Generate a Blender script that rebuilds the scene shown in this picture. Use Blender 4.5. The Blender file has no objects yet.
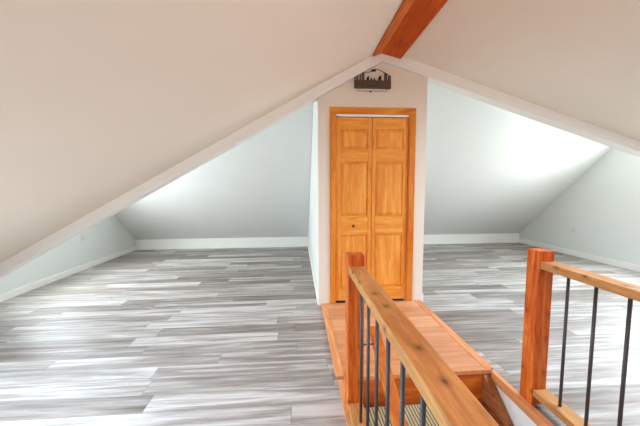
import bpy, bmesh, math, random
from mathutils import Matrix, Vector
C = bpy.context.scene.collection
random.seed(4)

# ------------------------------------------------------------------ materials
def newmat(name):
    m = bpy.data.materials.new(name); m.use_nodes = True
    n = m.node_tree.nodes; l = m.node_tree.links
    b = n['Principled BSDF']
    return m, n, l, b

def lin(c):
    return tuple(((v/255)/12.92 if v/255 <= .04045 else ((v/255+.055)/1.055)**2.4) for v in c) + (1,)

def math_node(n, l, op, a, b=None, c=None):
    k = n.new('ShaderNodeMath'); k.operation = op
    for i, v in enumerate((a, b, c)):
        if v is None: continue
        if isinstance(v, (int, float)): k.inputs[i].default_value = v
        else: l.new(v, k.inputs[i])
    return k.outputs[0]

def mix(n, l, fac, a, b, blend='MIX'):
    k = n.new('ShaderNodeMix'); k.data_type = 'RGBA'; k.blend_type = blend
    for sock, v in ((k.inputs[0], fac), (k.inputs[6], a), (k.inputs[7], b)):
        if isinstance(v, (int, float)): sock.default_value = v
        elif isinstance(v, tuple): sock.default_value = v
        else: l.new(v, sock)
    return k.outputs[2]

def noise(n, l, vec, scale, detail=4, rough=.5, dist=0):
    k = n.new('ShaderNodeTexNoise'); k.inputs['Scale'].default_value = scale
    k.inputs['Detail'].default_value = detail; k.inputs['Roughness'].default_value = rough
    k.inputs['Distortion'].default_value = dist
    l.new(vec, k.inputs['Vector']); return k.outputs['Fac']

def mapping(n, l, vec, scale=(1, 1, 1), loc=(0, 0, 0)):
    k = n.new('ShaderNodeMapping'); k.inputs['Scale'].default_value = scale
    k.inputs['Location'].default_value = loc
    l.new(vec, k.inputs['Vector']); return k.outputs[0]

def ramp(n, l, fac, stops):
    k = n.new('ShaderNodeValToRGB'); e = k.color_ramp.elements
    while len(e) < len(stops): e.new(.5)
    for i, (p, c) in enumerate(stops): e[i].position = p; e[i].color = c
    l.new(fac, k.inputs[0]); return k.outputs[0]

def bump(n, l, h, bsdf, strength=.2, dist=.002):
    k = n.new('ShaderNodeBump'); k.inputs['Strength'].default_value = strength
    k.inputs['Distance'].default_value = dist
    l.new(h, k.inputs['Height']); l.new(k.outputs[0], bsdf.inputs['Normal'])

def coords(n):
    return n.new('ShaderNodeTexCoord').outputs['Object']

def paint(name, col, rough=.7, tex=.12):
    m, n, l, b = newmat(name)
    co = coords(n)
    f = noise(n, l, co, 2.2, 3)
    c = lin(col); d = tuple(v*.955 for v in c[:3])+(1,)
    l.new(mix(n, l, f, c, d), b.inputs['Base Color'])
    b.inputs['Roughness'].default_value = rough
    bump(n, l, noise(n, l, co, 160, 3), b, tex, .0015)
    return m

def wood(name, light, dark, axis='Z', rough=.45, knots=.5, fine=1.0, loc=(0, 0, 0), zc_=.84):
    m, n, l, b = newmat(name)
    co = coords(n)
    k = {'X': (.10, 1, 1), 'Y': (1, .10, 1), 'Z': (1, 1, .10)}[axis]
    st = mapping(n, l, co, k, loc)
    big = noise(n, l, st, 14*fine, 5, .6, 1.4)
    fin = noise(n, l, st, 85*fine, 4, .6, .3)
    f = math_node(n, l, 'ADD', math_node(n, l, 'MULTIPLY', big, .7), math_node(n, l, 'MULTIPLY', fin, .3))
    L = lin(light); D = lin(dark)
    col = ramp(n, l, f, [(.36, D), (.5, tuple((a+c)/2 for a, c in zip(L, D))), (.62, L)])
    if knots:
        # knots: one per stretch of board, at a random place along and across it
        s = n.new('ShaderNodeSeparateXYZ'); l.new(co, s.inputs[0])
        A = s.outputs['XYZ'.index(axis)]
        o1, o2 = [s.outputs[i] for i in range(3) if i != 'XYZ'.index(axis)]
        per = .15
        t = math_node(n, l, 'DIVIDE', A, per); cell = math_node(n, l, 'FLOOR', t)
        w = n.new('ShaderNodeTexWhiteNoise'); w.noise_dimensions = '1D'; l.new(cell, w.inputs['W'])
        sw = n.new('ShaderNodeSeparateXYZ'); l.new(w.outputs['Color'], sw.inputs[0])
        al = math_node(n, l, 'MULTIPLY', math_node(n, l, 'SUBTRACT', math_node(n, l, 'FRACT', t), math_node(n, l, 'ADD', .2, math_node(n, l, 'MULTIPLY', sw.outputs[0], .6))), per*.62)
        ac = math_node(n, l, 'SUBTRACT', math_node(n, l, 'ADD', o1, math_node(n, l, 'SUBTRACT', o2, zc_ if axis == 'Y' else 0)),
                       math_node(n, l, 'SUBTRACT', math_node(n, l, 'MULTIPLY', sw.outputs[1], .14), .06))
        rr = math_node(n, l, 'SQRT', math_node(n, l, 'ADD', math_node(n, l, 'MULTIPLY', al, al), math_node(n, l, 'MULTIPLY', ac, ac)))
        dd = math_node(n, l, 'ADD', rr, math_node(n, l, 'MULTIPLY', math_node(n, l, 'SUBTRACT', noise(n, l, co, 60, 3), .5), .006))
        kf = ramp(n, l, math_node(n, l, 'MULTIPLY', dd, 20), [(.07, (knots,)*3+(1,)), (.13, (knots*.55,)*3+(1,)), (.30, (knots*.15,)*3+(1,)), (.42, (0, 0, 0, 1))])
        col = mix(n, l, kf, col, tuple(v*.28 for v in D[:3])+(1,))
    l.new(col, b.inputs['Base Color'])
    b.inputs['Roughness'].default_value = rough+.1; b.inputs['Specular IOR Level'].default_value = .3
    bump(n, l, fin, b, .25, .0015)
    return m

def plain(name, col, rough=.5, metal=0.0):
    m, n, l, b = newmat(name)
    co = coords(n); c = lin(col)
    f = noise(n, l, co, 30, 3)
    l.new(mix(n, l, f, c, tuple(v*.8 for v in c[:3])+(1,)), b.inputs['Base Color'])
    b.inputs['Roughness'].default_value = rough; b.inputs['Metallic'].default_value = metal
    return m

def plank_floor():
    m, n, l, b = newmat('grey_vinyl_plank')
    co = coords(n)
    s = n.new('ShaderNodeSeparateXYZ'); l.new(co, s.inputs[0])
    X, Y = s.outputs[0], s.outputs[1]
    W, Lg = .152, 1.22
    ry = math_node(n, l, 'DIVIDE', Y, W)
    row = math_node(n, l, 'FLOOR', ry)
    wn = n.new('ShaderNodeTexWhiteNoise'); wn.noise_dimensions = '1D'; l.new(row, wn.inputs['W'])
    rx = math_node(n, l, 'ADD', math_node(n, l, 'DIVIDE', X, Lg), math_node(n, l, 'MULTIPLY', wn.outputs['Value'], 7.3))
    colm = math_node(n, l, 'FLOOR', rx)
    cb = n.new('ShaderNodeCombineXYZ'); l.new(row, cb.inputs[0]); l.new(colm, cb.inputs[1])
    w2 = n.new('ShaderNodeTexWhiteNoise'); w2.noise_dimensions = '3D'; l.new(cb.outputs[0], w2.inputs['Vector'])
    idv = w2.outputs['Value']
    # streaks along the plank, different for every plank
    cx = n.new('ShaderNodeCombineXYZ')
    l.new(math_node(n, l, 'MULTIPLY', X, 1.5), cx.inputs[0]); l.new(math_node(n, l, 'MULTIPLY', Y, 23), cx.inputs[1])
    l.new(math_node(n, l, 'MULTIPLY', idv, 37), cx.inputs[2])
    st = noise(n, l, cx.outputs[0], 1.0, 4, .55, .5)
    cx2 = n.new('ShaderNodeCombineXYZ')
    l.new(math_node(n, l, 'MULTIPLY', X, 5), cx2.inputs[0]); l.new(math_node(n, l, 'MULTIPLY', Y, 90), cx2.inputs[1])
    l.new(math_node(n, l, 'MULTIPLY', idv, 91), cx2.inputs[2])
    fn = noise(n, l, cx2.outputs[0], 1.0, 3, .6)
    v = math_node(n, l, 'ADD', math_node(n, l, 'MULTIPLY', st, .68),
                  math_node(n, l, 'ADD', math_node(n, l, 'MULTIPLY', idv, .21), math_node(n, l, 'MULTIPLY', fn, .13)))
    col = ramp(n, l, v, [(.30, lin(FLOOR_D)), (.50, lin(FLOOR_M)), (.66, lin(FLOOR_L))])
    # joints
    def edge(t, w):
        fr = math_node(n, l, 'FRACT', t)
        d = math_node(n, l, 'MINIMUM', fr, math_node(n, l, 'SUBTRACT', 1.0, fr))
        return math_node(n, l, 'LESS_THAN', d, w)
    j = math_node(n, l, 'MAXIMUM', edge(ry, .014), edge(rx, .0018))
    col = mix(n, l, math_node(n, l, 'MULTIPLY', j, .45), col, lin((90, 82, 76)))
    l.new(col, b.inputs['Base Color'])
    b.inputs['Roughness'].default_value = .48
    b.inputs['Specular IOR Level'].default_value = .45
    bump(n, l, math_node(n, l, 'SUBTRACT', fn, j), b, .12, .0015)
    return m

def deck_mat():
    m, n, l, b = newmat('landing_boards')
    co = coords(n)
    s = n.new('ShaderNodeSeparateXYZ'); l.new(co, s.inputs[0])
    t = math_node(n, l, 'DIVIDE', s.outputs[1], .235)
    row = math_node(n, l, 'FLOOR', t)
    w = n.new('ShaderNodeTexWhiteNoise'); w.noise_dimensions = '1D'; l.new(row, w.inputs['W'])
    cx = n.new('ShaderNodeCombineXYZ')
    l.new(math_node(n, l, 'MULTIPLY', s.outputs[0], 2), cx.inputs[0]); l.new(math_node(n, l, 'MULTIPLY', s.outputs[1], 26), cx.inputs[1])
    l.new(math_node(n, l, 'MULTIPLY', w.outputs['Value'], 20), cx.inputs[2])
    f = noise(n, l, cx.outputs[0], 1, 5, .6, .8)
    f2 = math_node(n, l, 'ADD', math_node(n, l, 'MULTIPLY', f, .7), math_node(n, l, 'MULTIPLY', w.outputs['Value'], .3))
    col = ramp(n, l, f2, [(.3, lin((194, 130, 88))), (.65, lin((224, 168, 124)))])
    fr = math_node(n, l, 'FRACT', t)
    j = math_node(n, l, 'LESS_THAN', fr, .018)
    col = mix(n, l, math_node(n, l, 'MULTIPLY', j, .55), col, lin((120, 60, 30)))
    l.new(col, b.inputs['Base Color']); b.inputs['Roughness'].default_value = .4
    return m

def mat_ribbed():
    m, n, l, b = newmat('ribbed_mat')
    co = coords(n)
    s = n.new('ShaderNodeSeparateXYZ'); l.new(co, s.inputs[0])
    fr = math_node(n, l, 'FRACT', math_node(n, l, 'DIVIDE', s.outputs[0], .021))
    k = math_node(n, l, 'LESS_THAN', fr, .36)
    a = mix(n, l, noise(n, l, co, 120, 3), lin((228, 222, 190)), lin((190, 184, 144)))
    l.new(mix(n, l, k, a, lin((98, 104, 60))), b.inputs['Base Color'])
    b.inputs['Roughness'].default_value = .9
    bump(n, l, fr, b, .4, .003)
    return m

FLOOR_D, FLOOR_M, FLOOR_L = (104, 92, 83), (150, 142, 135), (200, 196, 192)
M = {
    'near': paint('white_ceiling_paint', (238, 222, 204)),
    'wall': paint('pale_grey_wall_paint', (228, 229, 224)),
    'slope': paint('pale_slope_paint', (230, 230, 225)),
    'cream': paint('cream_closet_paint', (234, 220, 203)),
    'edge': paint('cream_edge_paint', (250, 243, 234)),
    'trim': paint('white_trim_paint', (245, 243, 236), .4, .03),
    'floor': plank_floor(),
    'deck': deck_mat(),
    'mat': mat_ribbed(),
    'door': wood('honey_pine', (248, 172, 78), (222, 130, 42), 'Z', .4, .18),
    'doorx': wood('honey_pine_cross', (248, 172, 78), (222, 130, 42), 'X', .4, .18),
    'casing': wood('orange_pine_casing', (234, 148, 50), (202, 104, 24), 'Z', .4, .1),
    'casingx': wood('orange_pine_head', (234, 148, 50), (202, 104, 24), 'X', .4, .1),
    'post': wood('red_cedar_post', (232, 130, 48), (178, 62, 6), 'Z', .45, .55),
    'rail': wood('knotty_pine_rail', (206, 152, 92), (168, 110, 58), 'Y', .5, .85, 1.3),
    'trimw': wood('pine_edge_strip', (230, 164, 112), (206, 130, 78), 'Y', .4, .15),
    'riser': wood('orange_riser', (228, 122, 38), (190, 84, 18), 'X', .4, .15),
    'tread': wood('brown_stair_tread', (150, 92, 56), (104, 58, 32), 'X', .5, .2),
    'skirt': wood('brown_skirt_board', (176, 112, 66), (128, 74, 38), 'Y', .45, .25),
    'hand': wood('orange_handrail', (222, 134, 60), (188, 96, 34), 'Y', .4, .3),
    'beam': wood('orange_ridge_board', (214, 92, 6), (168, 58, 2), 'Y', .45, .25),
    'beaml': wood('orange_ridge_strip', (230, 124, 40), (190, 86, 18), 'Y', .45, .15),
    'iron': plain('black_iron', (84, 77, 77), .5, .3),
    'blackiron': plain('black_sign_iron', (34, 30, 24), .6, .3),
    'signwood': wood('dark_sign_wood', (112, 90, 68), (72, 56, 42), 'X', .7, 0),
    'brass': plain('dark_bronze', (110, 74, 38), .4, .7),
    'plate': plain('white_plastic', (232, 232, 228), .35),
    'slot': plain('dark_slot', (60, 58, 56), .6),
    'well': paint('stairwell_white', (236, 238, 236)),
    'subfloor': plain('lower_floor', (150, 130, 110), .6),
}

# ------------------------------------------------------------------ geometry helpers
ORG = {}
def box(bm, x0, x1, y0, y1, z0, z1, bev=0, mi=0):
    r = bmesh.ops.create_cube(bm, size=1, matrix=Matrix.Translation(((x0+x1)/2, (y0+y1)/2, (z0+z1)/2)) @ Matrix.Diagonal((x1-x0, y1-y0, z1-z0, 1)))
    vs = r['verts']
    fs = set(f for v in vs for f in v.link_faces)
    for f in fs: f.material_index = mi
    if bev:
        es = set(e for v in vs for e in v.link_edges)
        g = bmesh.ops.bevel(bm, geom=list(es), offset=bev, segments=2, affect='EDGES', profile=.6)
        for f in g['faces']: f.material_index = mi
    return vs

def prism(bm, pts, axis, a, b, bev=0):
    """pts in the two other axes (in XYZ order), extruded along axis from a to b."""
    def mk(p, t):
        q = list(p); q.insert('XYZ'.index(axis), t); return q
    v0 = [bm.verts.new(mk(p, a)) for p in pts]; v1 = [bm.verts.new(mk(p, b)) for p in pts]
    n = len(pts)
    fs = [bm.faces.new(v0), bm.faces.new(list(reversed(v1)))]
    for i in range(n): fs.append(bm.faces.new((v0[i], v1[i], v1[(i+1) % n], v0[(i+1) % n])))
    bmesh.ops.recalc_face_normals(bm, faces=bm.faces)
    if bev:
        es = set(e for f in fs for e in f.edges)
        bmesh.ops.bevel(bm, geom=list(es), offset=bev, segments=2, affect='EDGES', profile=.6)

def tube(bm, p, q, r, seg=12, r2=None):
    p = Vector(p); q = Vector(q); d = q-p
    mt = Matrix.Translation((p+q)/2) @ d.to_track_quat('Z', 'Y').to_matrix().to_4x4()
    bmesh.ops.create_cone(bm, cap_ends=True, segments=seg, radius1=r, radius2=r if r2 is None else r2, depth=d.length, matrix=mt)

def ball(bm, c, r, sc=(1, 1, 1)):
    bmesh.ops.create_uvsphere(bm, u_segments=14, v_segments=10, radius=r, matrix=Matrix.Translation(c) @ Matrix.Diagonal((*sc, 1)))

def obj(name, bm, mats, parent=None, smooth=False):
    off = ORG.get(parent.name, Vector((0, 0, 0))) if parent else Vector((0, 0, 0))
    bmesh.ops.translate(bm, verts=bm.verts, vec=-off)
    me = bpy.data.meshes.new(name); bm.to_mesh(me); bm.free()
    if not isinstance(mats, (list, tuple)): mats = [mats]
    for k in mats: me.materials.append(M[k])
    if smooth:
        for p in me.polygons: p.use_smooth = True
    o = bpy.data.objects.new(name, me); C.objects.link(o)
    if parent: o.parent = parent; ORG[o.name] = off
    return o

def thing(name, label, cat, loc=(0, 0, 0), group=None):
    o = bpy.data.objects.new(name, None); C.objects.link(o); o.location = loc
    o.empty_display_size = .05
    o['label'] = label; o['category'] = cat
    if group: o['group'] = group
    ORG[o.name] = Vector(loc); return o

def tag(o, label, cat, group=None):
    o['label'] = label; o['category'] = cat
    if group: o['group'] = group
    return o

def struct(name, bm, m, parent=None):
    o = obj(name, bm, m, parent)
    if not parent: o['kind'] = 'structure'
    return o

def sroot(name, loc=(0, 0, 0)):
    o = bpy.data.objects.new(name, None); C.objects.link(o); o.location = loc
    o.empty_display_size = .05
    o['kind'] = 'structure'; ORG[o.name] = Vector(loc); return o

B = bmesh.new
# ------------------------------------------------------------------ dimensions
XL, XR, YB, YF = -3.42, 5.15, 6.44, -3.2     # side walls, far wall, wall behind the camera
YH = 3.13                                    # front of the edge where the near ceiling stops
RX = .90; ZR = 2.715; mL, mR = .559, .308    # ridge of the near ceiling
S = .895; ZK = .22                           # far slope: starts at the low far wall
XC0, XC1 = .2227, 1.3952                     # closet sides
OX0, OX1, OY0, OY1 = .30, 1.345, -1.30, 1.885 # stair opening
T = .1
def near(x): return ZR - (mL*(RX-x) if x < RX else mR*(x-RX))
def slope(y): return ZK + S*(YB-y)

# ------------------------------------------------------------------ floor, stairwell shell
b = B()
box(b, XL-T, OX0, YF-T, YB+T, -.03, 0)
box(b, OX1, XR+T, YF-T, YB+T, -.03, 0)
box(b, OX0, OX1, OY1, YB+T, -.03, 0)
box(b, OX0, OX1, YF-T, OY0, -.03, 0)
struct('floor', b, 'floor')
b = B(); box(b, OX0-.1, OX0, OY0-.1, OY1+1.3, -2.65, -.03); struct('wall_stairwell_left', b, 'well')
b = B(); box(b, OX1, OX1+.1, OY0-.1, OY1+1.3, -2.65, -.03); struct('wall_stairwell_right', b, 'well')
b = B(); box(b, OX0, OX1, OY0-.1, OY0, -2.65, -.03); struct('wall_stairwell_near', b, 'well')
b = B(); box(b, OX0, OX1, OY1+.045, OY1+.1, -2.65, -.03); struct('wall_stairwell_far', b, 'well')
b = B(); box(b, OX0-.1, OX1+.1, OY0-.1, OY1+1.3, -2.75, -2.65); struct('floor_lower', b, 'subfloor')

# ------------------------------------------------------------------ walls
def wall_x(name, x0, x1, win, top):
    """side wall: polygon in YZ with one window hole (y0,y1,z0,z1); top = list of (y,z) from near to far"""
    y0, y1, z0, z1 = win
    b = B()
    def zt(y):
        for (a, za), (c, zc) in zip(top, top[1:]):
            if a <= y <= c: return za+(zc-za)*(y-a)/(c-a) if c > a else za
    def seg(a, c, lo):
        ys = sorted(set([a, c]+[p[0] for p in top if a < p[0] < c]))
        for p, q in zip(ys, ys[1:]):
            za, zq = zt(p+1e-6), zt(q-1e-6)
            if callable(lo): pass
            prism(b, [(p, lo), (q, lo), (q, zq), (p, za)], 'X', x0, x1)
    seg(YF, y0, 0); seg(y1, YB, 0); seg(y0, y1, z1)
    box(b, x0, x1, y0, y1, 0, z0)
    return struct(name, b, 'wall')
def window_x(name, x0, x1, win):
    y0, y1, z0, z1 = win; r = sroot(name, ((x0+x1)/2, (y0+y1)/2, z0))
    b = B(); f = .045
    box(b, x0, x1, y0, y1, z0, z0+f); box(b, x0, x1, y0, y1, z1-f, z1)
    box(b, x0, x1, y0, y0+f, z0+f, z1-f); box(b, x0, x1, y1-f, y1, z0+f, z1-f)
    box(b, x0+.02, x1-.02, (y0+y1)/2-.015, (y0+y1)/2+.015, z0+f, z1-f)
    obj('window_frame', b, 'trim', r)
HZ = slope(YH+.12)
WL = (3.45, 4.65, .80, 1.60)
WR = (3.32, 4.02, .75, 2.05)
wall_x('wall_left', XL-T, XL, WL, [(YF, near(XL)), (YH, near(XL)), (YH+.001, slope(YH)), (YB, ZK)])
wall_x('wall_right', XR, XR+T, WR, [(YF, near(XR)), (YH, near(XR)), (YH+.001, slope(YH)), (YB, ZK)])
window_x('window_1', XL-T, XL, WL); window_x('window_2', XR, XR+T, WR)
b = B(); box(b, XL-T, XR+T, YB, YB+T, 0, ZK); struct('wall_back', b, 'wall')
# wall behind the camera with two windows
W3 = (-1.25, .25, .30, 1.45); W4 = (1.9, 3.5, .30, 1.60)
b = B()
xs = sorted([XL, XR, RX, W3[0], W3[1], W4[0], W4[1]])
for p, q in zip(xs, xs[1:]):
    w = W3 if (p >= W3[0] and q <= W3[1]) else W4 if (p >= W4[0] and q <= W4[1]) else None
    if w:
        box(b, p, q, YF-T, YF, 0, w[2]); prism(b, [(p, w[3]), (q, w[3]), (q, near(q)), (p, near(p))], 'Y', YF-T, YF)
    else: prism(b, [(p, 0), (q, 0), (q, near(q)), (p, near(p))], 'Y', YF-T, YF)
struct('wall_front', b, 'wall')
for nm, w in (('window_3', W3), ('window_4', W4)):
    r = sroot(nm, ((w[0]+w[1])/2, YF-T/2, w[2])); b = B(); f = .05
    box(b, w[0], w[1], YF-T, YF, w[2], w[2]+f); box(b, w[0], w[1], YF-T, YF, w[3]-f, w[3])
    box(b, w[0], w[0]+f, YF-T, YF, w[2]+f, w[3]-f); box(b, w[1]-f, w[1], YF-T, YF, w[2]+f, w[3]-f)
    box(b, (w[0]+w[1])/2-.02, (w[0]+w[1])/2+.02, YF-T+.02, YF-.02, w[2]+f, w[3]-f)
    obj('window_frame', b, 'trim', r)

# ------------------------------------------------------------------ ceilings
SKL = (-2.95, -1.60, .10, 1.50); SKR = (2.75, 3.75, .9, 2.05)     # unseen skylights added to brighten the near floor and posts: x0,x1,y0,y1
b = B()
def cslab(x0, x1, y0, y1):
    prism(b, [(x0, near(x0)), (x1, near(x1)), (x1, near(x1)+T), (x0, near(x0)+T)], 'Y', y0, y1)
for a, c, w in ((XL-T, RX, SKL), (RX, XR+T, SKR)):
    cslab(a, w[0], YF-T, YH); cslab(w[1], c, YF-T, YH); cslab(w[0], w[1], YF-T, w[2]); cslab(w[0], w[1], w[3], YH)
struct('ceiling', b, 'near')
for nm, w in (('added_skylight_left', SKL), ('added_skylight_right', SKR)):  # frames around the added skylight openings
    r = sroot(nm, ((w[0]+w[1])/2, (w[2]+w[3])/2, near((w[0]+w[1])/2))); b = B(); f = .04
    def bar_(x0, x1, y0, y1): prism(b, [(x0, near(x0)+.005), (x1, near(x1)+.005), (x1, near(x1)+T), (x0, near(x0)+T)], 'Y', y0, y1)
    bar_(w[0], w[0]+f, w[2], w[3]); bar_(w[1]-f, w[1], w[2], w[3]); bar_(w[0]+f, w[1]-f, w[2], w[2]+f); bar_(w[0]+f, w[1]-f, w[3]-f, w[3])
    obj('window_frame', b, 'trim', r)
b = B()
prism(b, [(YH+.12, slope(YH+.12)), (YB+T, slope(YB+T)), (YB+T, slope(YB+T)+T), (YH+.12, slope(YH+.12)+T)], 'X', XL-T, XR+T)
struct('ceiling_back', b, 'slope')
# dropped edge where the near ceiling ends, left and right of the ridge
DH = .114
for nm, a, c in (('trim_1', XL, RX), ('trim_2', RX, XR)):
    b = B(); prism(b, [(a, near(a)-DH), (c, near(c)-DH), (c, near(c)+.0), (a, near(a)+.0)], 'Y', YH-.012, YH+.12)
    struct(nm, b, 'edge')
b = B()
prism(b, [(XL-T, near(XL-T)), (RX, ZR), (XR+T, near(XR+T)), (XR+T, HZ+T), (XL-T, HZ+T)], 'Y', YH+.02, YH+.12)
struct('wall_above_opening', b, 'wall')

# ------------------------------------------------------------------ closet
CY = 3.155
DX0, DX1, DZ = .409, 1.208, 2.062
def zc(x): return near(x)-DH-.004
b = B()
for p, q in ((XC0, DX0), (DX1, XC1)):
    prism(b, [(p, 0), (q, 0), (q, zc(q)), (p, zc(p))], 'Y', CY, CY+.095)
prism(b, [(DX0, DZ), (DX1, DZ), (DX1, zc(DX1)), (RX, zc(RX)), (DX0, zc(DX0))], 'Y', CY, CY+.095)
struct('wall_closet_front', b, 'cream')
for nm, p, q in (('wall_closet_left', XC0, XC0+.09), ('wall_closet_right', XC1-.09, XC1)):
    b = B(); y0 = CY+.0951
    prism(b, [(y0, 0), (YB, 0), (YB, slope(YB)-.002), (y0, min(slope(y0), 3.05))], 'X', p, q)
    struct(nm, b, 'wall')

# baseboards
b = B(); box(b, XL+.014, XC0-.001, YB-.016, YB, 0, ZK-.008, .003); struct('baseboard_back_left', b, 'trim')
b = B(); box(b, XC1+.001, XR-.014, YB-.016, YB, 0, ZK-.008, .003); struct('baseboard_back_right', b, 'trim')
b = B(); box(b, XL, XL+.014, YF, YB, 0, .085, .003); struct('baseboard_left', b, 'trim')
b = B(); box(b, XR-.014, XR, YF, YB, 0, .10, .003); struct('baseboard_right', b, 'trim')
b = B(); box(b, XC0-.014, XC0, CY-.002, YB-.017, 0, .09, .003); struct('baseboard_closet_left', b, 'trim')
b = B(); box(b, XC1, XC1+.014, CY-.002, YB-.017, 0, .09, .003); struct('baseboard_closet_right', b, 'trim')

# bifold closet door
d = sroot('door_1', ((DX0+DX1)/2, CY, .02))
cw = .064
b = B(); box(b, DX0-cw, DX0, CY-.018, CY, .022, DZ+.002, .004); obj('casing', b, 'casing', d)
b = B(); box(b, DX1, DX1+cw, CY-.018, CY, .022, DZ+.002, .004); obj('casing', b, 'casing', d)
b = B(); box(b, DX0-cw, DX1+cw, CY-.018, CY, DZ+.002, DZ+.07, .004); obj('casing', b, 'casingx', d)
b = B(); box(b, DX0, DX0+.006, CY, CY+.09, .022, DZ-.0); obj('jamb', b, 'casing', d)
b = B(); box(b, DX1-.006, DX1, CY, CY+.09, .022, DZ-.0); obj('jamb', b, 'casing', d)
b = B(); box(b, DX0+.006, DX1-.006, CY+.008, CY+.05, 2.041, DZ); t = obj('door_track', b, 'trim', d); t['label'] = 'white metal track above the folding leaves'
FY = CY+.014
def leaf(x0, x1, so, si, knob=None):
    """x0..x1 leaf, so / si width of its left and right stile"""
    z0, z1 = .036, 2.034
    b = B(); xa, xb = x0+so, x1-si
    box(b, x0, xa, FY, FY+.034, z0, z1, .003); box(b, xb, x1, FY, FY+.034, z0, z1, .003)
    rails = [(z0, .176), (.773, .983), (1.566, 1.703), (1.913, z1)]
    for a, c in rails: box(b, xa, xb, FY+.0006, FY+.0334, a, c, .003, 1)
    for a, c in ((.176, .773), (.983, 1.566), (1.703, 1.913)):
        box(b, xa, xb, FY+.018, FY+.026, a, c, 0)
        # raised field
        m = .034
        o4 = [(xa+.004, a+.004), (xb-.004, a+.004), (xb-.004, c-.004), (xa+.004, c-.004)]
        i4 = [(xa+m, a+m), (xb-m, a+m), (xb-m, c-m), (xa+m, c-m)]
        vo = [b.verts.new((p[0], FY+.0178, p[1])) for p in o4]; vi = [b.verts.new((p[0], FY+.003, p[1])) for p in i4]
        b.faces.new(vi)
        for i in range(4): b.faces.new((vo[i], vo[(i+1) % 4], vi[(i+1) % 4], vi[i]))
    o = obj('door_leaf', b, ['door', 'doorx'], d)
    if knob:
        k = B(); tube(k, (knob[0], FY, knob[1]), (knob[0], FY-.018, knob[1]), .006); ball(k, (knob[0], FY-.026, knob[1]), .0155, (1, .75, 1))
        obj('knob', k, 'brass', o, True)['label'] = 'small round dark knob'
    return o
leaf(.416, .803, .05, .04, (.600, .876)); leaf(.808, 1.200, .04, .045)
# closet inside, kept dark by its own back
b = B(); box(b, XC0+.09, XC1-.09, 3.75, 3.8, 0, 2.3); struct('wall_closet_inside', b, 'wall')
b = B(); box(b, XC0+.09, XC1-.09, CY+.096, 3.75, 2.25, 2.3); struct('ceiling_closet', b, 'wall')

# ------------------------------------------------------------------ landing in front of the closet door
LX0, LX1, LY0, LY1 = .248, 1.365, OY1, 3.148
ln = thing('stair_landing', 'reddish wooden landing with pale edge strips in front of the closet door', 'landing', ((LX0+LX1)/2, (LY0+LY1)/2, 0))
zt = .02
b = B(); box(b, LX0+.058, LX1-.062, LY0+.0, LY1, .0, zt-.002); obj('deck', b, 'deck', ln)
b = B(); box(b, LX0, LX0+.058, LY0, LY1, .0, zt+.002, .004); obj('edge_strip', b, 'trimw', ln)
b = B(); box(b, LX1-.062, LX1, LY0, LY1, .0, zt+.002, .004); obj('edge_strip', b, 'trimw', ln)
b = B(); box(b, OX0+.001, OX1-.001, LY0-.016, LY0, -.012, zt-.001, .004); obj('nosing', b, 'trimw', ln)

# ------------------------------------------------------------------ staircase
RUN, RISE = .262, .20
st = thing('staircase', 'wooden staircase going down below the landing between the two railings', 'staircase', ((OX0+OX1)/2, OY1, -2.65))
SX0, SX1 = OX0+.055, OX1-.062
for i in range(13):
    yr = OY1-.008-RUN*i; zb = -RISE*(i+1)
    b = B(); box(b, SX0-.0005, SX1+.0005, yr, yr+.02, zb+.001, -RISE*i-(.0125 if i == 0 else .036), .001); o = obj('riser', b, 'riser', st)
    if yr-RUN > OY0:
        b = B(); box(b, SX0, SX1, yr-RUN-.02, yr+.018, zb-.035, zb, .006); obj('tread', b, 'tread', st)
ang = math.atan2(RISE, RUN)
for a, c in ((OX0+.009, SX0-.001), (SX1+.001, OX1-.009)):
    b = B(); n = 10.9
    y0, y1 = OY1-.003, OY0+.03
    zs = -.013; ze = zs-(y0-y1)*RISE/RUN
    prism(b, [(y0, zs), (y1, ze), (y1, ze-.42), (y0, zs-.30)], 'X', a, c, .005)
    obj('skirt_board', b, 'skirt', st)
mt = B(); ym = OY1-.012
box(mt, .40, 1.235, ym-RUN+.0, ym-.022, -RISE, -RISE+.007, .002)
tag(obj('stair_mat', mt, 'mat'), 'cream and green ribbed mat on the top stair tread', 'mat')

# edge strips of the stair opening (floor level)
b = B(); prism(b, [(OX0-.045, 0), (OX0, 0), (OX0, -.055), (OX0+.008, -.055), (OX0+.008, .008), (OX0-.045, .008)], 'Y', OY0-.045, OY1-.018, .002)
struct('trim_3', b, 'trimw')
b = B(); prism(b, [(OX1+.024, 0), (OX1, 0), (OX1, -.055), (OX1-.008, -.055), (OX1-.008, .008), (OX1+.024, .008)], 'Y', OY0-.045, OY1-.018, .002)
struct('trim_4', b, 'trimw')

# ------------------------------------------------------------------ railings
PF = 1.555; PB = PF+.092; PT = .925; RT = .866
def railing(x0, name_label, ys, rx0, zb, depth, plx):
    r = thing('stair_railing', name_label, 'railing', (x0+.045, PF, 0), 'wooden railings with black metal balusters along the stair opening')
    for y0 in (PF, -1.20):
        b = B(); box(b, x0, x0+.09, y0, y0+.092, depth, PT, .004); o = obj('post', b, 'post', r)
    b = B(); box(b, rx0, rx0+.086, -1.107, PF-.001, RT-.042, RT, .005); obj('top_rail', b, 'rail', r)
    b = B(); box(b, rx0, rx0+.086, -1.107, PF-.001, zb-.038, zb, .005); obj('bottom_rail', b, 'rail', r)
    for y in ys:
        b = B(); tube(b, (rx0+.043, y, zb-.005), (rx0+.043, y, RT-.038), .0078, 12); obj('baluster', b, 'iron', r, True)['label'] = 'thin black metal rod'
    return r
ys = [1.417-.1455*i for i in range(18)]
railing(.270, 'left wooden railing with wide knotty top rail, ending in front of the closet door', ys, .272, .078, .0085, 0)
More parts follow.
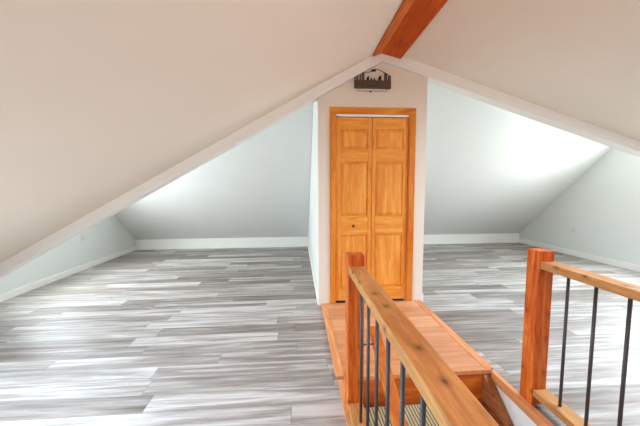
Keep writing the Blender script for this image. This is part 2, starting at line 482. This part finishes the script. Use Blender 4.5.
railing(1.372, 'right wooden railing with tall cedar post standing beside the far stair edge', ys, 1.377, .095, -.028, 0)

# sloping hand rail along the stairs
h = thing('stair_handrail', 'sloping orange wooden handrail going down behind the left balusters', 'handrail', (.455, 1.6, .2))
hs = .50
hx0, hx1 = .425, .487
def hz(y): return .455+hs*(y-1.70)
b = B(); prism(b, [(1.70, hz(1.70)), (-.6, hz(-.6)), (-.6, hz(-.6)-.04), (1.70, hz(1.70)-.04)], 'X', hx0, hx1, .004); obj('rail', b, 'hand', h)
b = B()
tube(b, (.361, 1.60, .395), (.424, 1.60, .395), .004); ball(b, (.364, 1.60, .395), .017, (.4, 1, 1))
obj('bracket', b, 'iron', h, True)['label'] = 'dark metal bracket holding the rail to the post'

# ------------------------------------------------------------------ ridge boards
rb = thing('ridge_beam', 'reddish orange wooden ridge beam running along the ceiling peak', 'beam', (RX, YH-.02, ZR))
def on(x, d): return near(x)-d
b = B(); prism(b, [(.882, on(.882, .038)), (1.086, on(1.086, .038)), (1.086, on(1.086, .0)), (.90, on(.90, .0)), (.882, on(.882, .0))], 'Y', YF, YH-.014, .002); obj('wide_board', b, 'beam', rb)
b = B(); prism(b, [(.788, on(.788, .020)), (.880, on(.880, .036)), (.880, on(.880, 0)), (.788, on(.788, 0))], 'Y', YF, YH-.014, .002); obj('narrow_board', b, 'beaml', rb)

# ------------------------------------------------------------------ sign above the door
sg = thing('wall_sign', 'small dark wooden plaque with black iron cutout figures above the closet door', 'sign', (.795, CY, 2.323))
b = B(); box(b, .602, .989, CY-.03, CY-.001, 2.325, 2.402, .003); obj('plaque', b, 'signwood', sg)
b = B(); yy = CY-.012
def bar(x0, z0, x1, z1, r=.004): r *= 1.15; tube(b, (x0, yy, z0), (x1, yy, z1), r, 8)
bar(.602, 2.405, .989, 2.405, .004)
# uprights and small figures
for x, hgt in ((.610, .066), (.634, .062), (.664, .060), (.686, .074), (.704, .070)):
    bar(x, 2.403, x, 2.403+hgt, .0048)
bar(.610, 2.468, .634, 2.462, .004); bar(.686, 2.476, .704, 2.472, .004); bar(.610, 2.436, .634, 2.434, .003)
def fig(x, w, hgt):
    ball(b, (x, yy, 2.403+hgt*.45), 1, (w, .004, hgt*.38)); ball(b, (x+w*.5, yy, 2.403+hgt*.9), 1, (w*.45, .004, hgt*.14))
    bar(x-w*.6, 2.403, x-w*.5, 2.403+hgt*.4, .003); bar(x+w*.6, 2.403, x+w*.5, 2.403+hgt*.4, .003)
fig(.746, .014, .050); fig(.782, .008, .034); fig(.814, .009, .030); fig(.872, .018, .056)
for x, hgt in ((.926, .080), (.942, .078), (.968, .052), (.984, .056)): bar(x, 2.403, x, 2.403+hgt, .0048)
bar(.926, 2.442, .942, 2.442, .004); bar(.968, 2.455, .984, 2.459, .004)
# arch line from the left up to the bird and down to the right
pts = [(.610, 2.470), (.66, 2.478), (.71, 2.484), (.76, 2.490), (.80, 2.504), (.845, 2.522), (.875, 2.512), (.90, 2.498), (.934, 2.484), (.968, 2.462)]
for p, q in zip(pts, pts[1:]): bar(p[0], p[1], q[0], q[1], .0026)
ball(b, (.806, yy, 2.508), 1, (.026, .006, .013)); ball(b, (.826, yy, 2.517), 1, (.009, .005, .008)); bar(.79, 2.506, .772, 2.498, .004)
obj('iron_cutout', b, 'blackiron', sg)['label'] = 'row of black iron figures under an arched line'
b = B(); tube(b, (.64, CY-.016, 2.325), (.64, CY-.016, 2.299), .0018, 6); tube(b, (.95, CY-.016, 2.325), (.95, CY-.016, 2.299), .0018, 6)
tube(b, (.64, CY-.016, 2.299), (.95, CY-.016, 2.299), .0018, 8); ball(b, (.775, CY-.016, 2.294), .009, (1.5, .6, .8))
obj('hanging_wire', b, 'blackiron', sg)

# ------------------------------------------------------------------ outlets
def outlet(x, y, z, s, lab):
    o = thing('wall_outlet', lab, 'outlet', (x, y, z))
    b = B(); box(b, min(x, x+s*.006), max(x, x+s*.006), y-.036, y+.036, z-.058, z+.058, .002); obj('cover_plate', b, 'plate', o)
    for dz in (-.022, .022):
        b = B(); x1 = x+s*.006
        box(b, min(x1, x1+s*.002), max(x1, x1+s*.002), y-.016, y+.016, z+dz-.014, z+dz+.014, .001)
        k = obj('socket', b, 'plate', o)
        b = B(); x2 = x1+s*.002
        for dy in (-.006, .006): box(b, min(x2, x2+s*.0006), max(x2, x2+s*.0006), y+dy-.0012, y+dy+.0012, z+dz-.005, z+dz+.005)
        obj('slot', b, 'slot', k)
outlet(XL, 4.93, .51, 1, 'white electrical outlet low on the left side wall')
outlet(XR, 5.12, .50, -1, 'white electrical outlet low on the right side wall')

# ------------------------------------------------------------------ light
def area(name, loc, rot, sx, sy, e, col):
    L = bpy.data.lights.new(name, 'AREA'); L.shape = 'RECTANGLE'; L.size = sx; L.size_y = sy; L.energy = e; L.color = col
    o = bpy.data.objects.new(name, L); C.objects.link(o); o.location = loc; o.rotation_euler = rot; return o
R = math.radians
cool = (.80, .91, 1.0)
area('daylight_window_left', (XL-T-.06, (WL[0]+WL[1])/2, (WL[2]+WL[3])/2), (0, R(-90), 0), WL[3]-WL[2], WL[1]-WL[0], 66, (.84,.93,1))
area('daylight_window_right', (XR+T+.06, (WR[0]+WR[1])/2, (WR[2]+WR[3])/2), (0, R(90), 0), WR[3]-WR[2], WR[1]-WR[0], 72, (.88, .97, 1))
area('daylight_window_front', ((W3[0]+W3[1])/2, YF-T-.06, (W3[2]+W3[3])/2), (R(70), 0, R(10)), W3[1]-W3[0], W3[3]-W3[2], 4, (.8,.9,1))
area('daylight_window_front', ((W4[0]+W4[1])/2, YF-T-.06, (W4[2]+W4[3])/2), (R(70), 0, 0), W4[1]-W4[0], W4[3]-W4[2], 4, (.8,.9,1))
def sky(w, m, e, col, tilt):  # fill light shining in through an added skylight
    xc = (w[0]+w[1])/2
    area('added_skylight_fill', (xc, (w[2]+w[3])/2, near(xc)+T+.05), (0, tilt, 0), w[1]-w[0], w[3]-w[2], e, col)
sky(SKL, mL, 92, (.64, .82, 1), -math.atan(mL))
sky(SKR, mR, 88, (.66, .83, 1), math.atan(mR))
# unseen pendant lamp, added to warm the near ceiling
lm = thing('added_warm_lamp', 'added out-of-view pendant lamp with glowing globe, warming the ceiling around the ridge', 'lamp', (RX, .25, 2.62))
b = B(); tube(b, (RX, .25, 2.60), (RX, .25, 2.675), .09, 24); obj('base', b, 'brass', lm)
b = B(); tube(b, (RX, .25, 2.31), (RX, .25, 2.60), .006, 8); obj('rod', b, 'brass', lm)
gm, gn, gl, gb = newmat('glowing_globe'); gb.inputs['Emission Color'].default_value = (1, .56, .29, 1); gb.inputs['Emission Strength'].default_value = 44; M['globe'] = gm
b = B(); bmesh.ops.create_uvsphere(b, u_segments=24, v_segments=16, radius=.1, matrix=Matrix.Translation((RX, .25, 2.22))); obj('globe', b, 'globe', lm, True)

w = bpy.data.worlds.new('sky'); bpy.context.scene.world = w; w.use_nodes = True
w.node_tree.nodes['Background'].inputs[0].default_value = (.75, .87, 1, 1); w.node_tree.nodes['Background'].inputs[1].default_value = 1.5

# ------------------------------------------------------------------ camera
f, pi, ya, ro, H = 295.2449, .0853, .0757, .0044, 1.2917
r0 = Vector((math.cos(ya), -math.sin(ya), 0))
fw = Vector((math.sin(ya)*math.cos(pi), math.cos(ya)*math.cos(pi), -math.sin(pi)))
up = Vector((math.sin(ya)*math.sin(pi), math.cos(ya)*math.sin(pi), math.cos(pi)))
rt = r0*math.cos(ro)-up*math.sin(ro); u2 = r0*math.sin(ro)+up*math.cos(ro)
cd = bpy.data.cameras.new('camera'); cam = bpy.data.objects.new('camera', cd); C.objects.link(cam)
mw = Matrix((rt, u2, -fw)).transposed().to_4x4(); mw.translation = (0, 0, H)
cam.matrix_world = mw
cd.sensor_width = 36; cd.lens = f*36/640; cd.clip_start = .05
sc = bpy.context.scene; sc.camera = cam
sc.view_settings.view_transform = 'Standard'; sc.view_settings.look = 'None'
sc.view_settings.exposure = 0.61; sc.view_settings.gamma = 1; sc.view_settings.use_curve_mapping = False
